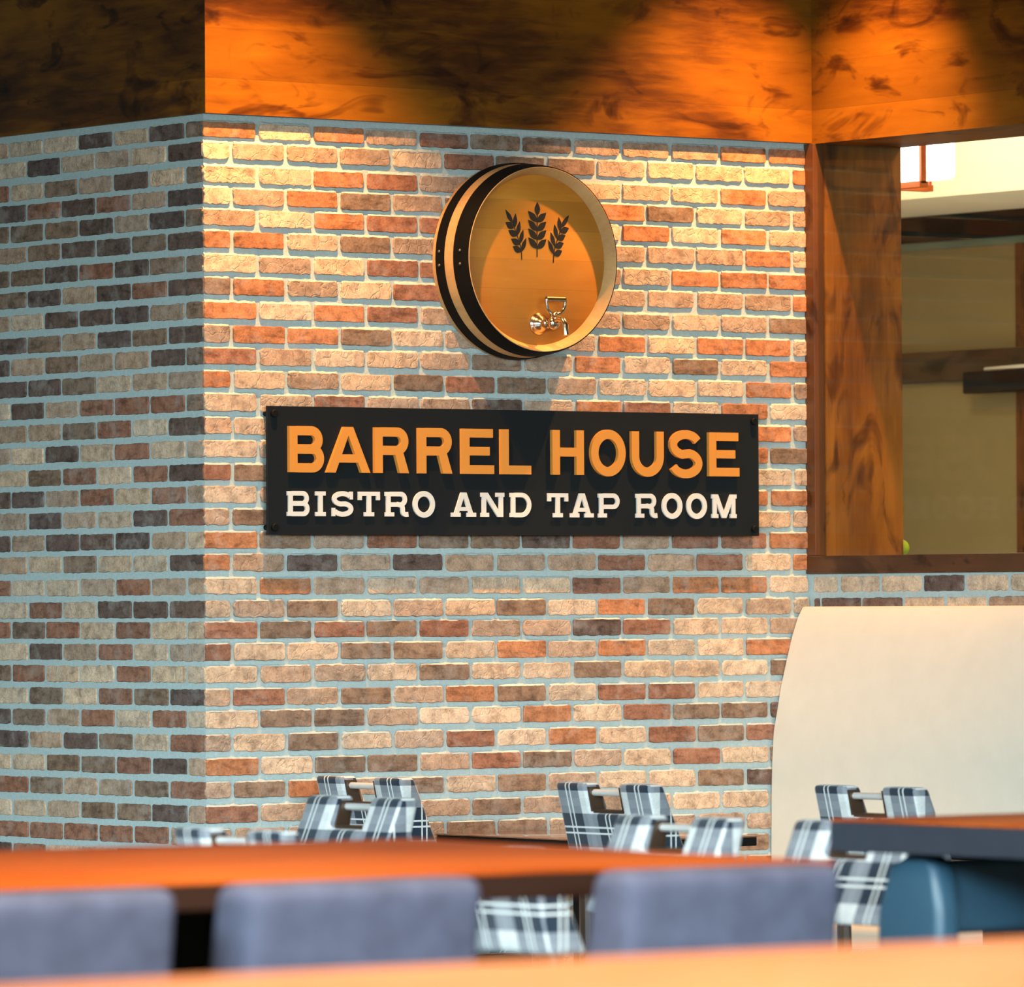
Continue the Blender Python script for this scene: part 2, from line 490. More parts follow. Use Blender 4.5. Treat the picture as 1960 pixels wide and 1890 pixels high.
def brick(wall, place, s0, s1, z0, z1, code, prot=0.0045, rnd=R, fillet=False):
    """one brick face; place(s, z, n) gives the world point"""
    base = TONES[code]
    k = rnd.uniform(0.86, 1.14); tint = rnd.uniform(-0.05, 0.05)
    col = (base[0]*k*(1+tint), base[1]*k, base[2]*k*(1-tint), ROUGHT[code] * rnd.uniform(0.7, 1.1))
    wob = 0.0024 if code in 'LT' else 0.0015
    s0 += rnd.uniform(-0.002, 0.002); s1 += rnd.uniform(-0.002, 0.002)
    z0 += rnd.uniform(-0.0015, 0.0015); z1 += rnd.uniform(-0.0015, 0.0015)
    r = [min((s1-s0)*0.3, rnd.uniform(0.004, 0.016 if code in 'LT' else 0.011)) for _ in range(4)]
    pts = []
    def side(a, b, n):
        for i in range(n):
            t = i / n
            pts.append((a[0]+(b[0]-a[0])*t + rnd.uniform(-wob, wob), a[1]+(b[1]-a[1])*t + rnd.uniform(-wob, wob)))
    def corner(cx, cz, rr, a0):
        for i in range(3):
            a = a0 + (pi/2)*i/3
            pts.append((cx + rr*cos(a), cz + rr*sin(a)))
    nl = max(2, int((s1-s0)/0.016)); nh = 3
    corner(s1-r[0], z1-r[0], r[0], 0); side((s1-r[0], z1), (s0+r[1], z1), nl)
    corner(s0+r[1], z1-r[1], r[1], pi/2); side((s0, z1-r[1]), (s0, z0+r[2]), nh)
    corner(s0+r[2], z0+r[2], r[2], pi); side((s0+r[2], z0), (s1-r[3], z0), nl)
    corner(s1-r[3], z0+r[3], r[3], 1.5*pi); side((s1, z0+r[3]), (s1, z1-r[0]), nh)
    cs, cz = (s0+s1)/2, (z0+z1)/2
    n = len(pts); vs = []; fs = []
    pr = prot * rnd.uniform(0.8, 1.25)
    tl = rnd.uniform(-0.15, 0.15)
    def ring(inset, nn):
        for (a, b) in pts:
            da = cs - a; db = cz - b
            ia = max(-1, min(1, da/0.012)) * inset; ib = max(-1, min(1, db/0.012)) * inset
            q = nn * (1 + tl*(b-cz)/0.03) if nn > 0.001 else nn
            vs.append(place(a+ia, b+ib, q))
    ring(-0.0006, -0.002); ring(0.0, pr*0.72); ring(0.0016, pr)
    for k2 in (0, 1):
        for i in range(n):
            j = (i+1) % n
            fs.append([k2*n+i, k2*n+j, (k2+1)*n+j, (k2+1)*n+i])
    ci = len(vs); vs.append(place(cs, cz, pr*1.04))
    for i in range(n):
        fs.append([2*n+i, 2*n+(i+1) % n, ci])
    wall.add(vs, fs, 0, col)
    if fillet:   # mortar squeezed out over the top edge of the brick
        m = max(3, int((s1-s0)/0.012)); fv = []; ff = []
        hgt = rnd.uniform(0.003, 0.007)
        for i in range(m+1):
            q = s0 + 0.002 + (s1-s0-0.004)*i/m
            e = sin(pi*min(1, max(0.0, min(i, m-i)/2.0 + 0.35)/2)) if min(i, m-i) < 2 else 1
            fv.append(place(q, z1-0.0015, pr*0.95*max(0.3, e)))
            fv.append(place(q, z1+0.0012, pr*0.80*max(0.3, e)*rnd.uniform(0.8, 1.1)))
            fv.append(place(q, z1+0.0022+hgt*rnd.uniform(0.4, 1.3), -0.0003))
        for i in range(m):
            for kk in (0, 1):
                a = 3*i+kk
                ff.append([a, a+3, a+4, a+1])
        wall.add(fv, ff, 1, (1, 1, 1, 0))

def finish_wall(name, wall, label):
    o = link(name, wall.v, wall.f, [BRICK, MORTAR], mat_idx=wall.mi)
    me = o.data
    ca = me.color_attributes.new('tone', 'FLOAT_COLOR', 'CORNER')
    buf = []
    for p, t in zip(me.polygons, wall.tone):
        buf += list(t) * p.loop_total
    ca.data.foreach_set('color', buf)
    bm = bmesh.new(); bm.from_mesh(me); bmesh.ops.recalc_face_normals(bm, faces=bm.faces[:]); bm.to_mesh(me); bm.free()
    return struct(o, label)

def mortar_box(wall, a, b):
    x0, y0, z0 = a; x1, y1, z1 = b
    vs = [(x0,y0,z0),(x1,y0,z0),(x1,y1,z0),(x0,y1,z0),(x0,y0,z1),(x1,y0,z1),(x1,y1,z1),(x0,y1,z1)]
    wall.add(vs, [(0,3,2,1),(4,5,6,7),(0,1,5,4),(1,2,6,5),(2,3,7,6),(3,0,4,7)], 1, (1, 1, 1, 0))

def zrow(j):
    c = CORR[j] if j < len(CORR) else -0.003
    zb = Z0 - (j+1)*HC + c
    zt = zb + 0.0505
    if j == 0: zt = zb + 0.046
    return zb, zt
NROW = 42
G = 0.0075
w = Wall()
mplace = lambda s, z, n: (s, -n, z)
mortar_box(w, (0, 0, 0), (W, 0.25, Z0))
JX = {1: -0.0066, 4: 0.006, 5: 0.0037, 6: 0.008, 7: 0.0105}
for j in range(NROW):
    zb, zt = zrow(j)
    row = MAIN[j] if j < len(MAIN) else ''.join(R.choice('LLTTORBD') for _ in range(14))
    if j % 2 == 0: ed = [k*PB for k in range(13)]
    else: ed = [0.0] + [(k+0.5)*PB for k in range(13)]
    if j > 16: ed = [ed[0]] + [e - 0.006 for e in ed[1:]]
    elif j % 2 == 0: ed = [e + JX.get(k, 0) * 0.7 for k, e in enumerate(ed)]
    for k in range(len(ed)-1):
        a, b = ed[k], min(ed[k+1], W - 0.008)
        if b - a < 0.03: continue
        code = row[k] if k < len(row) else 'T'
        a2 = a + (G if k > 0 else -0.0035)
        b2 = b - G if b < W - 0.02 else b
        brick(w, mplace, a2, b2, zb, zt, code, 0.0075, R, R.random() < 0.85)
finish_wall('wall_back', w, 'brick wall behind the barrel and the sign')

w = Wall()
lplace = lambda s, z, n: (-n, s, z)
mortar_box(w, (0.0, 0.2502, 0.0), (0.25, 2.6, Z0))
for j in range(NROW):
    zb, zt = zrow(j)
    row = LEFT[j] if j < len(LEFT) else ''
    if j % 2 == 0: ed = [0.0] + [(k+0.5)*PB - 0.004 for k in range(13)]
    else: ed = [0.0] + [(k+1)*PB - 0.004 for k in range(13)]
    for k in range(len(ed)-1):
        a, b = ed[k], ed[k+1]
        if b > 2.6: break
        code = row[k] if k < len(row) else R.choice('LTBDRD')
        a2 = a + (G if k > 0 else -0.0035)
        brick(w, lplace, a2, b-G, zb, zt, code)
finish_wall('wall_left', w, 'shaded brick wall left of the corner')

w = Wall()
rplace = lambda s, z, n: (W-n, -s, z)
mortar_box(w, (W, -3.6, 0.0), (W+0.36, 0.0, 1.572))
RROW = {20: 'LLLDLLTL', 21: 'DDDLLTLL', 22: 'TLRTLDLT'}
for j in range(20, NROW):
    zb, zt = zrow(j)
    if j % 2 == 0: ed = [0.02] + [0.156 + k*0.2115 for k in range(17)]
    else: ed = [0.02, 0.061] + [0.061 + (k+1)*0.2095 for k in range(17)]
    for k in range(len(ed)-1):
        a, b = ed[k], ed[k+1]
        if b > 3.6: break
        rr = RROW.get(j, '')
        code = rr[k] if k < len(rr) else R.choice('LLTDBR')
        brick(w, rplace, a+G, b-G, zb, zt, code)
finish_wall('wall_right', w, 'low brick wall behind the cream booth')

# ------------------------------------------------------------------ wood headers (bulkhead above the bricks)
bm = bmesh.new()
box(bm, (-0.013, -0.032, 2.991), (W, 0.25, 4.25))
struct(bm_obj('trim_1', bm, HEADER_X), 'stained alder panel above the brick wall')
bm = bmesh.new()
box(bm, (-0.0128, 0.2505, 2.991), (0.25, 2.6, 4.25)); box(bm, (-0.0132, -0.0315, 2.9912), (0.1, 0.2505, 4.2498))
struct(bm_obj('trim_2', bm, HEADER_Y), 'dark stained panel above the left brick wall')
bm = bmesh.new()
box(bm, (W-0.004, -3.6, 2.989), (W+0.36, -0.0322, 4.25))
struct(bm_obj('trim_3', bm, HEADER_Y), 'stained alder panel above the window opening')

# window opening in the right wall
bm = bmesh.new()
box(bm, (W+0.03, -0.055, 1.62), (W+0.36, -0.0325, 2.989))
struct(bm_obj('trim_4', bm, JAMB), 'wide alder jamb of the window opening')
bm = bmesh.new()
box(bm, (W-0.014, -0.049, 1.627), (W+0.03, -0.0005, 2.989), 0.0015)
struct(bm_obj('trim_5', bm, TRIM_Z), 'upright dark casing beside the window')
bm = bmesh.new()
box(bm, (W-0.016, -3.6, 1.567), (W+0.36, -0.0005, 1.626), 0.0015)
struct(bm_obj('trim_6', bm, TRIM_Y), 'dark wooden sill under the window')
bm = bmesh.new()
box(bm, (W+0.004, -3.6, 1.6262), (W+0.012, -0.0502, 2.9888))
win = bm_obj('window_1', bm, GLASS)
struct(win, 'clear interior window pane')
bm = bmesh.new()
box(bm, (W-0.014, -3.65, 0), (W+0.36, -3.6005, 4.25))
struct(bm_obj('trim_7', bm, TRIM_Z))

# ------------------------------------------------------------------ room beyond the window
bm = bmesh.new()
box(bm, (4.96, -3.6, 0), (5.1, 4.6, 4.25))
struct(bm_obj('wall_corridor', bm, PLASTER), 'plaster wall of the room beyond the window')
bm = bmesh.new()
box(bm, (4.19, -3.6, 2.955), (4.9595, 4.6, 4.2495))
struct(bm_obj('trim_8', bm, PLASTER), 'cream bulkhead over the glazed doors')
d = struct(empty('door_1', (4.93, 1.6, 0)), 'dark framed glazed door with transom beyond the window')
def dpart(name, a, b, mat, bev=0.003, par=None):
    bm = bmesh.new(); box(bm, a, b, bev)
    o = bm_obj(name, bm, mat, par or d)
    return o
lx = -0.035
dpart('frame_head', (lx, -2.4, 2.855), (0.025, 2.9, 2.954), BLACK)
dpart('frame_rail', (lx+0.005, -2.4, 2.315), (0.025, 2.9, 2.432), wood('dark_door_wood', [(0.3, (0.03, 0.016, 0.008)), (0.7, (0.06, 0.032, 0.014))], 'Y', 0.4))
dpart('reflection_strip', (-0.012, -2.4, 2.826), (0.02, 2.9, 2.8545), TEALREFLECT, 0.0)  # thin teal strip standing in for a reflection above the transom panes
for y0, y1 in ((-2.35, -0.9), (-0.84, 0.165), (0.215, 1.9)):
    dpart('transom_pane', (-0.005, y0, 2.4325), (0.022, y1, 2.8255), SHADE, 0.0)
    dpart('door_pane', (-0.005, y0, 0.12), (0.022, y1, 2.3145), SHADE, 0.0)
for y0 in (-0.9, 0.165, 1.9):
    dpart('stile', (-0.02, y0, 0.0), (0.0215, y0+0.05, 2.826), TRIM_Z, 0.002)
cl = dpart('door_closer', (-0.10, -0.31, 2.262), (-0.036, 0.43, 2.345), BLACK, 0.006)
bm = bmesh.new(); tube(bm, [(-0.07, 0.33, 2.352), (-0.09, 0.1, 2.356), (-0.07, -0.2, 2.354)], 0.008)
bm_obj('closer_arm', bm, STEEL, cl)

# square lantern
lan = tag(empty('pendant_lantern', (3.36, 0.70, 2.945)), 'square wood framed lantern with lit opal glass beyond the window', 'lamp')
bm = bmesh.new(); box(bm, (-0.165, -0.165, 0.0), (0.165, 0.165, 0.36), 0.022, 4)
bm_obj('lamp_shade', bm, LAMPGLASS, lan, True, 40)
bm = bmesh.new()
for sx in (-1, 1):
    box(bm, (sx*0.172-0.006, -0.012, -0.02), (sx*0.172+0.006, 0.012, 0.36))
    box(bm, (-0.012, sx*0.172-0.006, -0.02), (0.012, sx*0.172+0.006, 0.36))
box(bm, (-0.178, -0.02, -0.034), (0.178, 0.02, -0.012)); box(bm, (-0.0195, -0.178, -0.0335), (0.0195, 0.178, -0.0125))
box(bm, (-0.18, -0.18, 0.36), (0.18, 0.18, 0.385))
bm_obj('lamp_frame', bm, LAMPWOOD, lan)
bm = bmesh.new(); tube(bm, [(0, 0, 0.375), (0, 0, 1.29)], 0.008); bm_obj('stem', bm, BLACK, lan)
light('corridor_glow', 'POINT', (3.3, 0.9, 3.75), (3.3, 0.9, 0), (1.0, 0.80, 0.52), 75, shadow_soft_size=0.15)

light('corridor_added_fill', 'AREA', (3.5, -1.7, 4.1), (3.3, -0.6, 1.8), (1.0, 0.70, 0.36), 40, shape='DISK', size=0.5)  # added unseen warm light, brightens the jamb and the door panes
light('soffit_added_fill', 'AREA', (3.6, 0.7, 0.6), (4.6, 1.9, 3.0), (1.0, 0.90, 0.72), 26, shape='RECTANGLE', size=0.6, size_y=0.6)  # added light hidden below the sill, lifts the underside of the bulkhead
# small lime green thing at the foot of the window
bm = bmesh.new()
bmesh.ops.create_uvsphere(bm, u_segments=20, v_segments=12, radius=0.028)
bmesh.ops.translate(bm, verts=bm.verts[:], vec=(2.80, -0.005, 1.627+0.027))
GB = bm

# ------------------------------------------------------------------ floor and ceiling
bm = bmesh.new(); box(bm, (-13.5, -18.5, -0.1), (7.0, 5.0, 0.0)); struct(bm_obj('floor', bm, FLOORM))
bm = bmesh.new(); box(bm, (-13.5, -18.5, 4.2505), (7.0, 5.0, 4.35)); struct(bm_obj('ceiling', bm, CEILM))
bm = bmesh.new(); box(bm, (2.767, 4.6, 0), (5.1, 4.7, 4.25)); struct(bm_obj('wall_corridor_end', bm, PLASTER))
bm = bmesh.new(); box(bm, (2.64, -0.0, 0), (2.767, 4.6, 4.25)); struct(bm_obj('wall_corridor_near', bm, PLASTER))

# ------------------------------------------------------------------ barrel
BX, BZ = 1.178, 2.566
bar = tag(empty('barrel', (BX, 0, BZ)), 'oak barrel end mounted on the brick wall above the sign', 'barrel')
F = -0.178
bm = bmesh.new()
prof = [(-0.006, 0.0), (-0.006, 0.311), (-0.03, 0.3115), (-0.07, 0.309), (-0.115, 0.304), (-0.15, 0.299), (F+0.004, 0.2955), (F, 0.292),
        (F+0.002, 0.290), (F+0.035, 0.271), (F+0.050, 0.270), (F+0.050, 0.0)]
lathe_y(bm, prof, 0, 0, 120)
bm_obj('staves', bm, STAVE, bar, True, 35)
bm = bmesh.new(); lathe_y(bm, [(F+0.0495, 0.0), (F+0.035, 0.0), (F+0.035, 0.267), (F+0.038, 0.2715), (F+0.0495, 0.2715)], 0, 0, 120)
bm_obj('barrel_head', bm, HEADWOOD, bar, True, 35)
def rprof(y):
    P = prof[1:8]
    for (a, ra), (b, rb) in zip(P, P[1:]):
        if b <= y <= a: return ra + (rb-ra)*(y-a)/(b-a)
    return 0.295
for (ya, yb) in ((-0.176, -0.112), (-0.068, -0.027)):
    bm = bmesh.new()
    lathe_y(bm, [(ya, rprof(ya)-0.001), (ya, rprof(ya)+0.003), ((ya+yb)/2, rprof((ya+yb)/2)+0.0034), (yb, rprof(yb)+0.003), (yb, rprof(yb)-0.001)], 0, 0, 120, close=True)
    hp = bm_obj('hoop', bm, HOOP, bar, True, 35)
    for aa in (176, 184):
        a = radians(aa); ym = (ya+yb)/2; rr = rprof(ym)+0.004
        bm = bmesh.new(); bmesh.ops.create_uvsphere(bm, u_segments=12, v_segments=8, radius=0.0055)
        bmesh.ops.translate(bm, verts=bm.verts[:], vec=(rr*cos(a), ym, rr*sin(a)))
        bm_obj('rivet', bm, RIVET, hp, True)
# wheat emblem: (base u, base v, tip u, tip v, width) in crop pixels of the emblem
ECX, ECZ = 955.0, 800.0
def em(u, v):   # emblem pixels -> barrel local x, z
    s = 0.1245 / 650.0
    return ((u-ECX)*s*1.25*0.81 + 0.002, -(v-ECZ)*s*0.80 + 0.105)
def leaf(bm, b, t, wd, n=8):
    bx, bz = em(*b); tx, tz = em(*t)
    dx, dz = tx-bx, tz-bz; L = hypot(dx, dz); px, pz = -dz/L, dx/L
    A = []; B = []
    for i in range(1, n):
        s = i/n; q = 1.3 * wd * sin(pi * s**0.9) * (0.95 if s < .7 else 0.9)
        A.append((bx+dx*s+px*q, bz+dz*s+pz*q)); B.append((bx+dx*s-px*q, bz+dz*s-pz*q))
    prism(bm, [(bx, bz)] + A + [(tx, tz)] + B[::-1], 'Y', F+0.0355, F+0.0338)
def stem(bm, pts, wd=0.0016):
    for a, b in zip(pts, pts[1:]):
        ax, az = em(*a); bx2, bz2 = em(*b); dx, dz = bx2-ax, bz2-az; L = hypot(dx, dz); px, pz = -dz/L*wd, dx/L*wd
        prism(bm, [(ax+px, az+pz), (bx2+px, bz2+pz), (bx2-px, bz2-pz), (ax-px, az-pz)], 'Y', F+0.0355, F+0.0340)
CEN = [((958, 570), (960, 285), 0.0085)]
for y in (705, 890, 1070, 1255):
    CEN += [((950, y), (768, y-228), 0.0088), ((955, y), (1140, y-205), 0.0088)]
LFT = [((455, 750), (308, 470), 0.0062), ((470, 850), (305, 730), 0.0088), ((490, 840), (512, 540), 0.0066),
       ((540, 1010), (362, 895), 0.0088), ((545, 1000), (597, 700), 0.0064), ((595, 1185), (415, 1070), 0.0088), ((600, 1165), (665, 868), 0.0062),
       ((620, 1335), (450, 1225), 0.0086), ((630, 1330), (725, 1040), 0.0062)]
RGT = [((1450, 800), (1605, 535), 0.0062), ((1430, 900), (1605, 800), 0.0086), ((1430, 880), (1398, 580), 0.0066),
       ((1370, 1055), (1533, 955), 0.0086), ((1360, 1040), (1308, 735), 0.0064), ((1320, 1220), (1497, 1115), 0.0086), ((1310, 1200), (1232, 903), 0.0062),
       ((1295, 1385), (1463, 1275), 0.0086), ((1290, 1365), (1178, 1065), 0.0060)]
for lv, st in ((LFT, [(455, 740), (545, 1000), (605, 1200), (628, 1350), (633, 1495)]), (CEN, [(958, 570), (950, 900), (948, 1430)]), (RGT, [(1450, 790), (1370, 1050), (1315, 1200), (1290, 1380), (1282, 1535)])):
    bm = bmesh.new()
    for l in lv: leaf(bm, *l)
    stem(bm, st)
    bm_obj('wheat_emblem', bm, EMBLEM, bar)
# tap
tap = tag(empty('beer_tap', (1.181, F+0.035, 2.362)), 'shiny metal tap with a D handle on the barrel head', 'tap')
bm = bmesh.new()
lathe_y(bm, [(0.0, 0.0), (0.0, 0.035), (-0.004, 0.036), (-0.008, 0.034), (-0.011, 0.029), (-0.014, 0.028), (-0.017, 0.026), (-0.024, 0.020), (-0.030, 0.013), (-0.034, 0.012), (-0.034, 0.0)], 0, 0, 48)
bm_obj('flange', bm, BRASS, tap, True, 50)
bm = bmesh.new()
lathe_y(bm, [(-0.033, 0.0), (-0.033, 0.013), (-0.045, 0.012), (-0.048, 0.016), (-0.053, 0.016), (-0.056, 0.012), (-0.066, 0.012), (-0.072, 0.018), (-0.082, 0.021), (-0.092, 0.018), (-0.098, 0.011), (-0.098, 0.0)], 0, 0.0, 40)
bm_obj('tap_body', bm, BRASS, tap, True, 50)
bm = bmesh.new()
tube(bm, [(0.0, -0.092, 0.004), (0.004, -0.108, 0.009), (0.008, -0.122, 0.006), (0.010, -0.130, -0.008), (0.011, -0.132, -0.040)], [0.010, 0.0108, 0.0112, 0.0112, 0.0102], 16)
bm_obj('spout', bm, BRASS, tap, True, 60)
bm = bmesh.new()
hy = -0.070
cx = 0.018
tube(bm, [(0, -0.080, 0.014), (0.006, hy, 0.024), (cx, hy, 0.030)], [0.012, 0.011, 0.010], 12)
arc = []
for i in range(0, 13):
    a = pi + pi*i/12
    arc.append((cx + 0.036*cos(a), hy, 0.058 + 0.030*sin(a)))
arc = [(cx-0.038, hy, 0.076)] + arc + [(cx+0.038, hy, 0.076)]
tube(bm, arc, 0.0058, 10)
hd = bm_obj('tap_handle', bm, BRASS, tap, True, 60)
bm = bmesh.new()
pp = [(cx-0.037+0.074*i/20, hy, 0.076) for i in range(21)]
tube(bm, pp, [0.0085 + (0.0008 if i % 2 else 0) for i in range(21)], 12)
bm_obj('grip', bm, BRASS_DARK, hd, True, 60)

# ------------------------------------------------------------------ sign
sign = tag(empty('sign', (1.1765, -0.04, 1.891)), 'black board sign with raised gold and ivory letters below the barrel', 'sign')
def rel(bm):   # world coords -> sign local
    bmesh.ops.translate(bm, verts=bm.verts[:], vec=(-1.1765, 0.04, -1.891)); return bm
bm = bmesh.new(); box(bm, (0.200, -0.050, 1.6915), (2.154, -0.042, 2.0905), 0.0008, 1)
bm_obj('board', rel(bm), SIGN, sign)
SF = -0.050
for bx_, bz_ in ((0.223, 2.067), (0.223, 1.714), (2.131, 2.067), (2.131, 1.714)):
    bm = bmesh.new()
    lathe_y(bm, [(-0.0045, 0.0), (-0.0045, 0.008), (-0.0415, 0.008), (-0.0415, 0.0)], bx_, bz_, 20)
    lathe_y(bm, [(SF-0.0002, 0.0), (SF-0.0002, 0.012), (SF-0.010, 0.012), (SF-0.012, 0.010), (SF-0.012, 0.0)], bx_, bz_, 24)
    bm_obj('standoff_bolt', rel(bm), BLACK, sign, True, 40)

class Glyph:
    """pieces in unit glyph space mapped to x0..x1, z0..z1, raised from the board"""
    def __init__(self, x0, x1, z0, z1, depth):
        self.bm = bmesh.new(); self.x0, self.x1, self.z0, self.z1, self.d, self.i = x0, x1, z0, z1, depth, 0
        self.w = (x1-x0); self.h = (z1-z0); self.a = self.w/self.h
    def back(self):
        self.i += 1
        return SF - self.d - 0.00012*self.i
    def poly(self, pts):   # pts in units of glyph height
        q = [(self.x0 + p[0]*self.h, self.z0 + p[1]*self.h) for p in pts]
        prism(self.bm, q, 'Y', SF + 0.0004, self.back())
    def rect(self, a, b, c, d): self.poly([(a, b), (c, b), (c, d), (a, d)])
    def stroke(self, path, t, closed=False):
        n = len(path); L = []; Rr = []
        for i, p in enumerate(path):
            if closed: a, b = path[i-1], path[(i+1) % n]
            else: a, b = path[max(i-1, 0)], path[min(i+1, n-1)]
            dx, dz = b[0]-a[0], b[1]-a[1]; l = hypot(dx, dz) or 1
            L.append((p[0]-dz/l*t/2, p[1]+dx/l*t/2)); Rr.append((p[0]+dz/l*t/2, p[1]-dx/l*t/2))
        y0, y1 = SF+0.0004, self.back()
        def V(p, y): return self.bm.verts.new((self.x0+p[0]*self.h, y, self.z0+p[1]*self.h))
        lf = [V(p, y1) for p in L]; rf = [V(p, y1) for p in Rr]; lb = [V(p, y0) for p in L]; rb = [V(p, y0) for p in Rr]
        m = n if closed else n-1
        for i in range(m):
            j = (i+1) % n
            self.bm.faces.new((lf[i], lf[j], rf[j], rf[i])); self.bm.faces.new((lf[j], lf[i], lb[i], lb[j]))
            self.bm.faces.new((rf[i], rf[j], rb[j], rb[i])); self.bm.faces.new((lb[i], lb[j], rb[j], rb[i]))
        if not closed:
            self.bm.faces.new((lf[0], rf[0], rb[0], lb[0])); self.bm.faces.new((lf[-1], rf[-1], rb[-1], lb[-1]))
def arcp(cx, cz, rx, rz, a0, a1, n=14):
    return [(cx+rx*cos(radians(a0+(a1-a0)*i/n)), cz+rz*sin(radians(a0+(a1-a0)*i/n))) for i in range(n+1)]
def bowl(g, x0, x1, zb, zt, tv, th):
    r = (zt-zb)/2 - th/2; cxx = x1 - r*1.0 - tv/2
    g.stroke([(x0, zt-th/2)] + arcp(max(cxx, x0+0.02), (zb+zt)/2, x1-tv/2-max(cxx, x0+0.02), r, 90, -90, 18) + [(x0, zb+th/2)], (tv+th)/2)

def sans(ch, x0, x1):
    g = Glyph(x0, x1, 1.8855, 2.0285, 0.0125); a = g.a; t = 0.21; th = 0.195
    if ch == 'B':
        g.rect(0, 0, t, 1); bowl(g, t-0.02, a-0.035, 0.41, 1, t, th); bowl(g, t-0.02, a, 0, 0.60, t, th)
    elif ch == 'A':
        m = a/2; q = 0.125
        g.poly([(0, 0), (0.235, 0), (m+0.02, 0.86), (m+0.02, 1), (m-q, 1)])
        g.poly([(a, 0), (m+q, 1), (m-0.02, 1), (m-0.02, 0.86), (a-0.235, 0)])
        g.rect(0.24, 0.22, a-0.24, 0.40)
    elif ch == 'R':
        g.rect(0, 0, t, 1); bowl(g, t-0.02, a-0.01, 0.40, 1, t, th)
        g.poly([(a-0.38, 0.44), (a-0.15, 0.44), (a, 0), (a-0.25, 0)])
    elif ch in 'EL':
        g.rect(0, 0, t, 1); g.rect(t-0.01, 0, a, th)
        if ch == 'E': g.rect(t-0.01, 1-th, a-0.03, 1); g.rect(t-0.01, 0.41, a-0.12, 0.60)
    elif ch == 'H':
        g.rect(0, 0, t, 1); g.rect(a-t, 0, a, 1); g.rect(t-0.01, 0.41, a-t+0.01, 0.61)
    elif ch == 'O':
        g.stroke(arcp(a/2, 0.5, a/2-t/2, 0.5-th/2+0.02, 0, 360, 48)[:-1], t, True)
    elif ch == 'U':
        r = a/2-t/2
        g.stroke([(t/2, 1), (t/2, 0.62)] + arcp(a/2, r+th/2-0.02, r, r, 180, 360, 20) + [(a-t/2, 0.62), (a-t/2, 1)], t)
    elif ch == 'S':
        rx = a/2 - t/2 - 0.01; rz = 0.222
        p = arcp(a/2, 0.71, rx, rz+0.01, 22, 90, 8) + arcp(a/2, 0.71, rx, rz+0.01, 90, 252, 14)[1:] + arcp(a/2, 0.285, rx+0.01, rz+0.015, 72, -90, 14) + arcp(a/2, 0.285, rx+0.01, rz+0.015, -90, -160, 8)[1:]
        g.stroke(p, 0.20)
    return g.bm
def slab(ch, x0, x1):
    g = Glyph(x0, x1, 1.7495, 1.8265, 0.006); a = g.a; t = 0.205; s = 0.17; e = 0.06
    def serif(xa, xb, top): g.rect(xa, 1-s if top else 0, xb, 1 if top else s)
    if ch == 'I':
        g.rect(a/2-t/2, 0, a/2+t/2, 1); serif(0, a, 1); serif(0, a, 0)
    elif ch in 'BPRD':
        g.rect(e, 0, e+t, 1)
        if ch == 'B': serif(0, 0.3, 1); serif(0, 0.3, 0); bowl(g, 0.24, a-0.03, 0.43, 1, t, s); bowl(g, 0.24, a, 0, 0.59, t, s)
        elif ch == 'D': serif(0, 0.3, 1); serif(0, 0.3, 0); bowl(g, 0.22, a, 0, 1, t, s)
        else:
            serif(0, 0.3, 1); serif(0, 0.44, 0); bowl(g, 0.25, a-(0.0 if ch == 'P' else 0.05), 0.36 if ch == 'P' else 0.40, 1, t, s)
            if ch == 'R':
                g.stroke([(a-0.55, 0.50), (a-0.42, 0.47)] + arcp(a-0.42, 0.31, 0.15, 0.16, 75, 0, 6) + arcp(a-0.10, 0.22, 0.17, 0.14, 180, 270, 6) + [(a, 0.095)], 0.2)
    elif ch == 'T':
        g.rect(a/2-t/2, 0, a/2+t/2, 1); g.rect(0, 1-s, a, 1); g.rect(0, 0.66, 0.17, 1-s+0.01); g.rect(a-0.17, 0.66, a, 1-s+0.01); serif(a/2-0.24, a/2+0.24, 0)
    elif ch == 'A':
        m = a/2
        g.poly([(0.13, 0.1), (0.35, 0.1), (m+0.02, 0.84), (m+0.02, 1), (m-0.14, 1)]); g.poly([(a-0.13, 0.1), (m+0.14, 1), (m-0.02, 1), (m-0.02, 0.84), (a-0.35, 0.1)])
        g.rect(0.3, 0.24, a-0.3, 0.40); serif(0, 0.46, 0); serif(a-0.46, a, 0)
    elif ch == 'N':
        g.rect(e, 0, e+0.2, 1); g.rect(a-e-0.2, 0, a-e, 1); g.poly([(e+0.02, 1), (e+0.28, 1), (a-e-0.02, 0), (a-e-0.28, 0)])
        serif(0, 0.28, 1); serif(0, 0.40, 0); serif(a-0.42, a, 1)
    elif ch == 'O':
        g.stroke(arcp(a/2, 0.5, a/2-t/2, 0.5-s/2+0.02, 0, 360, 40)[:-1], 0.22, True)
    elif ch == 'S':
        rx = a/2-t/2-0.01; rz = 0.215
        p = arcp(a/2, 0.70, rx, rz, 30, 90, 6) + arcp(a/2, 0.70, rx, rz, 90, 255, 12)[1:] + arcp(a/2, 0.295, rx+0.01, rz, 75, -90, 12) + arcp(a/2, 0.295, rx+0.01, rz, -90, -150, 6)[1:]
        g.stroke(p, 0.2); g.rect(a-0.17, 0.68, a-0.02, 1); g.rect(0.0, 0.0, 0.15, 0.34)
    elif ch == 'M':
        g.rect(e, 0, e+0.2, 1); g.rect(a-e-0.2, 0, a-e, 1)
        g.poly([(e+0.02, 1), (e+0.27, 1), (a/2+0.11, 0.0), (a/2-0.11, 0.0)]); g.poly([(a-e-0.02, 1), (a-e-0.27, 1), (a/2-0.11, 0.0), (a/2+0.11, 0.0)])
        serif(0, 0.28, 1); serif(a-0.28, a, 1); serif(0, 0.34, 0); serif(a-0.34, a, 0)
    return g.bm
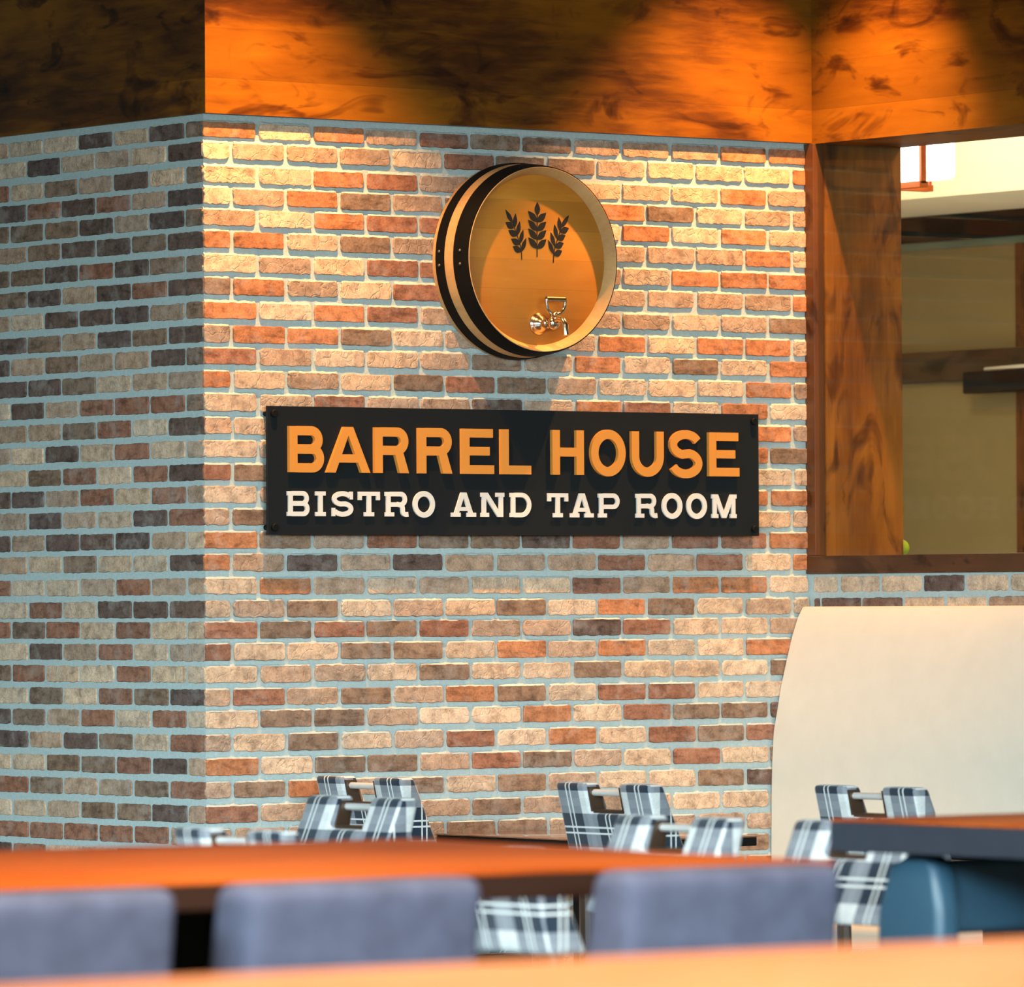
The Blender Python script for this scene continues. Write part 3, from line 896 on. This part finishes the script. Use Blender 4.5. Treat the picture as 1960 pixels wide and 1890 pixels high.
BIG = [0.2651,0.4061,0.4061,0.5823,0.5903,0.7314,0.7591,0.9002,0.928,1.0645,1.0829,1.2118,1.2869,1.4234,1.4424,1.5929,1.6078,1.7491,1.7631,1.9089,1.9263,2.0627]
SML = [0.269,0.3546,0.3758,0.4157,0.4385,0.5212,0.5388,0.6232,0.6421,0.7323,0.7504,0.8359,0.8991,0.9971,1.0154,1.1089,1.1306,1.2168,1.2807,1.3641,1.3712,1.4665,1.4843,1.5725,1.6365,1.7259,1.745,1.829,1.8465,1.931,1.9501,2.0546]
for i, ch in enumerate('BARRELHOUSE'):
    bm_obj('gold_letter', rel(sans(ch, BIG[2*i]+0.010, BIG[2*i+1])), GOLD, sign)
for i, ch in enumerate('BISTROANDTAPROOM'):
    bm_obj('ivory_letter', rel(slab(ch, SML[2*i]+0.002, SML[2*i+1])), IVORY, sign)

# ------------------------------------------------------------------ booth
booth = tag(empty('booth', (W, 0, 0)), 'tall cream upholstered booth against the right wall', 'booth')
prof_b = [(-0.018, 0.0), (-0.018, 1.452), (-0.028, 1.459), (-0.040, 1.456), (-0.062, 1.42), (-0.086, 1.36), (-0.110, 1.28), (-0.132, 1.204), (-0.150, 1.12), (-0.166, 1.05), (-0.173, 0.96), (-0.176, 0.879), (-0.179, 0.69), (-0.182, 0.46), (-0.182, 0.0)]
bm = bmesh.new()
ys = [-0.012, -0.016] + [-0.016 - 3.2*i/8 for i in range(1, 9)]
pr = [[bm.verts.new((x, y, z)) for (x, z) in prof_b] for y in ys]
for A, B in zip(pr, pr[1:]):
    for i in range(len(prof_b)-1):
        bm.faces.new((A[i], B[i], B[i+1], A[i+1]))
bm.faces.new(pr[0]); bm.faces.new(pr[-1][::-1])
bm_obj('backrest', bm, CREAM, booth, True, 35)
bm = bmesh.new(); box(bm, (-0.70, -3.2, 0.34), (-0.176, -0.012, 0.47), 0.03, 4); bm_obj('seat_cushion', bm, CREAM, booth, True, 40)
bm = bmesh.new(); box(bm, (-0.66, -3.2, 0.0), (-0.19, -0.015, 0.345)); bm_obj('base', bm, CREAM, booth)

# ------------------------------------------------------------------ chairs
def box_uv(me, ou=0.0, ov=0.0):
    uv = me.uv_layers.new(name='UVMap')
    for p in me.polygons:
        n = p.normal
        for li in p.loop_indices:
            c = me.vertices[me.loops[li].vertex_index].co
            if abs(n.x) >= 0.45: q = (c.y, c.z)
            elif abs(n.y) >= abs(n.z): q = (c.x + 0.03, c.z)
            else: q = (c.y, c.z + 0.02)
            uv.data[li].uv = (q[0] + ou, q[1] + ov)

CW = 0.222    # half width
def make_chair():
    root = empty('dining_chair')
    lean = lambda z: -0.235 - 0.24*(z-0.71)         # outer face x at height z (back leans outward)
    # backrest: a U outline with two ears, thicker at the bottom
    bm = bmesh.new()
    e = 0.079
    ZB, ZN, ZT = 0.712, 0.862, 0.95
    # cells in y and z
    def slabp(y0, y1, z0, z1, t0, t1):
        v = []
        for (z, t) in ((z0, t0), (z1, t1)):
            xo = lean(z)
            v.append([(xo, y0, z), (xo+t, y0, z), (xo+t, y1, z), (xo, y1, z)])
        return v
    ysn = [-CW, -e, e, CW]; zsn = [ZB, 0.76, 0.81, ZN, 0.905, ZT]; th = [0.108, 0.098, 0.088, 0.078, 0.070, 0.062]
    V = {}
    for iy, y in enumerate(ysn):
        for iz, z in enumerate(zsn):
            for s in (0, 1):
                V[(iy, iz, s)] = bm.verts.new((lean(z) + (th[iz] if s else 0), y, z))
    solid = lambda iy, iz: 0 <= iy < 3 and 0 <= iz < 5 and not (iy == 1 and iz >= 3)
    for iy in range(3):
        for iz in range(5):
            if not solid(iy, iz): continue
            for s in (0, 1):
                q = [V[(iy, iz, s)], V[(iy+1, iz, s)], V[(iy+1, iz+1, s)], V[(iy, iz+1, s)]]
                bm.faces.new(q if s == 1 else q[::-1])
            for (dy, dz, k) in ((-1, 0, ((iy, iz), (iy, iz+1))), (1, 0, ((iy+1, iz), (iy+1, iz+1))), (0, -1, ((iy, iz), (iy+1, iz))), (0, 1, ((iy, iz+1), (iy+1, iz+1)))):
                if not solid(iy+dy, iz+dz):
                    (a, b), (c, d2) = k
                    bm.faces.new((V[(a, b, 0)], V[(c, d2, 0)], V[(c, d2, 1)], V[(a, b, 1)]))
    bmesh.ops.recalc_face_normals(bm, faces=bm.faces[:])
    es = [ed for ed in bm.edges if len(ed.link_faces) == 2 and ed.calc_face_angle(0) > radians(50)]
    bmesh.ops.bevel(bm, geom=es, offset=0.014, segments=3, profile=0.5, affect='EDGES', clamp_overlap=True)
    o = bm_obj('backrest', bm, PLAID, root, True, 45)
    box_uv(o.data, CW - 0.055, -0.810)
    # dark wood lining of the hand hold
    bm = bmesh.new()
    for sy in (-1, 1):
        prism(bm, [(lean(0.868)+0.008, 0.866), (lean(0.868)+0.054, 0.866), (lean(0.935)+0.047, 0.938), (lean(0.935)+0.009, 0.938)], 'Y', sy*(e+0.001), sy*(e-0.009))
    prism(bm, [(lean(0.864)+0.008, 0.8625), (lean(0.864)+0.056, 0.8625), (lean(0.864)+0.055, 0.872), (lean(0.864)+0.009, 0.872)], 'Y', -e+0.0085, e-0.0085)
    bm_obj('hand_hold_lining', bm, DARKWOOD, root)
    bm = bmesh.new(); x_ = lean(0.92)+0.026
    tube(bm, [(x_, -e+0.0085, 0.921), (x_, e-0.0085, 0.921)], 0.0098, 16)
    bm_obj('handle_bar', bm, STEEL, root, True, 60)
    # seat
    bm = bmesh.new(); box(bm, (-0.20, -0.225, 0.405), (0.235, 0.225, 0.48), 0.024, 3)
    o = bm_obj('seat', bm, PLAID, root, True, 45); box_uv(o.data, 0.2, 0.1)
    bm = bmesh.new(); box(bm, (-0.195, -0.21, 0.36), (0.22, 0.21, 0.405), 0.004, 1); bm_obj('seat_frame', bm, DARKWOOD, root)
    for sy in (-1, 1):
        bm = bmesh.new()
        tube(bm, [(0.195, sy*0.185, 0.37), (0.20, sy*0.188, 0.0)], [0.021, 0.015], 8)
        bm_obj('leg', bm, DARKWOOD, root)
        bm = bmesh.new()
        tube(bm, [(-0.205, sy*0.19, 0.735), (-0.20, sy*0.19, 0.45), (-0.21, sy*0.19, 0.3), (-0.27, sy*0.19, 0.0)], [0.018, 0.021, 0.021, 0.015], 8)
        bm_obj('leg', bm, DARKWOOD, root)
    return root
def copy_tree(o, parent=None):
    c = o.copy(); COL.objects.link(c)
    if parent is not None: c.parent = parent
    for ch in list(o.children): copy_tree(ch, c)
    return c
# top outer edge of the back sits at local x = -0.293
chairs = [
 (0.235+0.293, -0.465, 0, 'plaid dining chair closest to the brick wall, beside the low table touching it'),
 (0.30+0.293, -1.60, 0, 'plaid dining chair before the brick wall, overlapped by the chair behind the orange table'),
 (0.62+0.293, -2.40, 0, 'plaid dining chair standing in front of the cream booth'),
 (-0.885-0.293, -2.125, pi, 'plaid dining chair overlapping the chair nearest the brick wall, seen from its seat side'),
 (-1.285-0.293, -4.03, pi, 'plaid dining chair with steel bar right behind the orange table, seen from its seat side'),
 (-1.215-0.293, -4.64, pi, 'plaid dining chair partly hidden by the corner of the slate edged high table'),
 (-2.63+0.293, -3.98, 0, 'blurred plaid dining chair whose top just clears the far left edge of the orange table'),
 (-2.74+0.293, -5.08, 0, 'plaid chair back seen below the orange table between two grey high chairs'),
]
CHG = 'plaid dining chairs at the low tables'
proto = make_chair()
for i, (x, y, rz, lab) in enumerate(chairs):
    o = proto if i == 0 else copy_tree(proto)
    o.location = (x, y, 0); o.rotation_euler = (0, 0, rz)
    tag(o, lab, 'chair', CHG)

# ------------------------------------------------------------------ tables
def table(name, label, x0, x1, y0, y1, zt, th, top, edge, peds, group=None, baseh=0.03, rz=0.0):
    t = tag(empty(name, ((x0+x1)/2, (y0+y1)/2, 0), rz), label, 'table', group)
    cx_, cy_ = (x0+x1)/2, (y0+y1)/2
    bm = bmesh.new(); box(bm, (x0-cx_, y0-cy_, zt-0.006), (x1-cx_, y1-cy_, zt), 0.003, 2)
    bm_obj('tabletop', bm, top, t, True, 40)
    bm = bmesh.new(); box(bm, (x0-cx_+0.001, y0-cy_+0.001, zt-th), (x1-cx_-0.001, y1-cy_-0.001, zt-0.006), 0.002, 1)
    bm_obj('edge_band', bm, edge, t)
    for (px_, py_) in peds:
        bm = bmesh.new(); pw = 0.085 if zt > 0.9 else 0.05
        box(bm, (px_-cx_-pw, py_-cy_-pw, baseh), (px_-cx_+pw, py_-cy_+pw, zt-th), 0.004, 1)
        bm_obj('pedestal', bm, BLACK, t)
        bm = bmesh.new(); box(bm, (px_-cx_-0.27, py_-cy_-0.27, 0), (px_-cx_+0.27, py_-cy_+0.27, baseh), 0.008, 2)
        bm_obj('foot', bm, BLACK, t)
    return t
table('dining_table', 'low dark glossy table touching the brick wall', 0.86, 1.46, -0.89, -0.02, 0.75, 0.032, DARK_TABLE, BLACK, [(1.16, -0.45)], 'low tables')
table('dining_table', 'low dark glossy table between the cream booth and a plaid chair', 1.20, 1.64, -2.78, -1.42, 0.75, 0.032, DARK_TABLE, BLACK, [(1.42, -2.1)], 'low tables')
table('high_table', 'long orange brown high table crossing the photo with grey chairs along it', -6.6072, -3.5072, -7.2207, -5.7407, 1.0, 0.05, TABLE, TABLE_EDGE, [(-4.44, -6.62), (-6.0, -6.5)], rz=radians(-4.5))
table('high_table', 'high table with a thick slate blue edge at the right', -2.127, -0.6, -7.0, -5.58, 1.0, 0.070, TABLE, SLATE, [(-1.0, -6.3)])
table('high_table', 'nearest glossy wooden table with painted highlight filling the bottom of the photo', -8.6, -4.2, -11.3, -9.55, 1.0, 0.05, TABLE_NEAR, TABLE_EDGE, [(-7.6, -10.4), (-5.2, -10.4)])

# ------------------------------------------------------------------ high grey chairs (backs towards us)
def make_high_chair(fab, hw, zt, zb, t0, t1, nm='high_chair', wing=0.0, r=0.022):
    """back plane faces local -Y at y=0; width 2*hw; top zt, bottom zb; thickness t0 at the top, t1 at the bottom"""
    root = empty(nm)
    bm = bmesh.new()
    n = 6
    rows = []
    for i in range(n+1):
        z = zb + (zt-zb)*i/n; t = t1 + (t0-t1)*(i/n)**0.8
        k = hw * (0.955 + 0.045*i/n)
        lean = -0.02*(i/n)
        rows.append([bm.verts.new(p) for p in ((-k, lean+0.02, z), (k, lean+0.02, z), (k, lean+0.02+t, z), (-k, lean+0.02+t, z))])
    for A, B in zip(rows, rows[1:]):
        for i in range(4):
            j = (i+1) % 4
            bm.faces.new((A[i], A[j], B[j], B[i]))
    bm.faces.new(rows[0][::-1]); bm.faces.new(rows[-1])
    bmesh.ops.recalc_face_normals(bm, faces=bm.faces[:])
    es = [e for e in bm.edges if len(e.link_faces) == 2 and e.calc_face_angle(0) > radians(40)]
    bmesh.ops.bevel(bm, geom=es, offset=r, segments=4, profile=0.5, affect='EDGES', clamp_overlap=True)
    bm_obj('backrest', bm, fab, root, True, 50)
    sz = 0.66
    bm = bmesh.new(); box(bm, (-hw, 0.06, sz-0.08), (hw, 0.46, sz), 0.025, 3); bm_obj('seat', bm, fab, root, True, 50)
    for sx in (-1, 1):
        for yy in (0.085, 0.43):
            bm = bmesh.new(); tube(bm, [(sx*(hw-0.03), yy, sz-0.07), (sx*(hw-0.015), yy + (0.02 if yy > 0.2 else -0.02), 0)], [0.019, 0.014], 8)
            bm_obj('leg', bm, DARKWOOD, root)
    bm = bmesh.new()
    for sx in (-1, 1): box(bm, (sx*(hw-0.02)-0.01, 0.09, 0.24), (sx*(hw-0.02)+0.01, 0.43, 0.262))
    box(bm, (-hw+0.03, 0.42, 0.24), (hw-0.03, 0.44, 0.262))
    bm_obj('footrest', bm, DARKWOOD, root)
    return root
hc = make_high_chair(GREY, 0.243, 1.010, 0.70, 0.115, 0.175, r=0.030)
spots = [(-5.421, -7.62, 'grey upholstered high chair cut by the left edge of the photo'), (-4.802, -7.62, 'grey upholstered high chair in the middle of the row'), (-4.016, -7.62, 'grey upholstered high chair at the right end of the row')]
for i, (x, y, lab) in enumerate(spots):
    o = hc if i == 0 else copy_tree(hc)
    o.location = (x, y, 0)
    tag(o, lab, 'chair', 'grey high chairs along the orange table')
bc = make_high_chair(BLUE, 0.24, 0.917, 0.755, 0.05, 0.06, 'high_chair', 0, 0.018)
for sx in (-1, 1):
    bm = bmesh.new()
    A0 = [(-0.012, 0.60), (0.20, 0.60), (0.19, 0.80), (0.15, 0.90), (0.09, 0.928), (0.03, 0.928), (-0.005, 0.90), (-0.02, 0.80)]
    prism(bm, A0, 'X', sx*0.215, sx*0.285)
    bmesh.ops.recalc_face_normals(bm, faces=bm.faces[:])
    bmesh.ops.bevel(bm, geom=[e for e in bm.edges if e.calc_face_angle(0) > radians(60)], offset=0.022, segments=4, profile=0.5, affect='EDGES', clamp_overlap=True)
    bm_obj('armrest', bm, BLUE, bc, True, 50)
bc.location = (-1.79, -5.86, 0)
tag(bc, 'blue leather high chair under the slate edged table', 'chair')

gb = bm_obj('lime_ball', GB, GREEN, None, True)
tag(gb, 'small lime green rounded thing at the corner of the window sill', 'ornament')
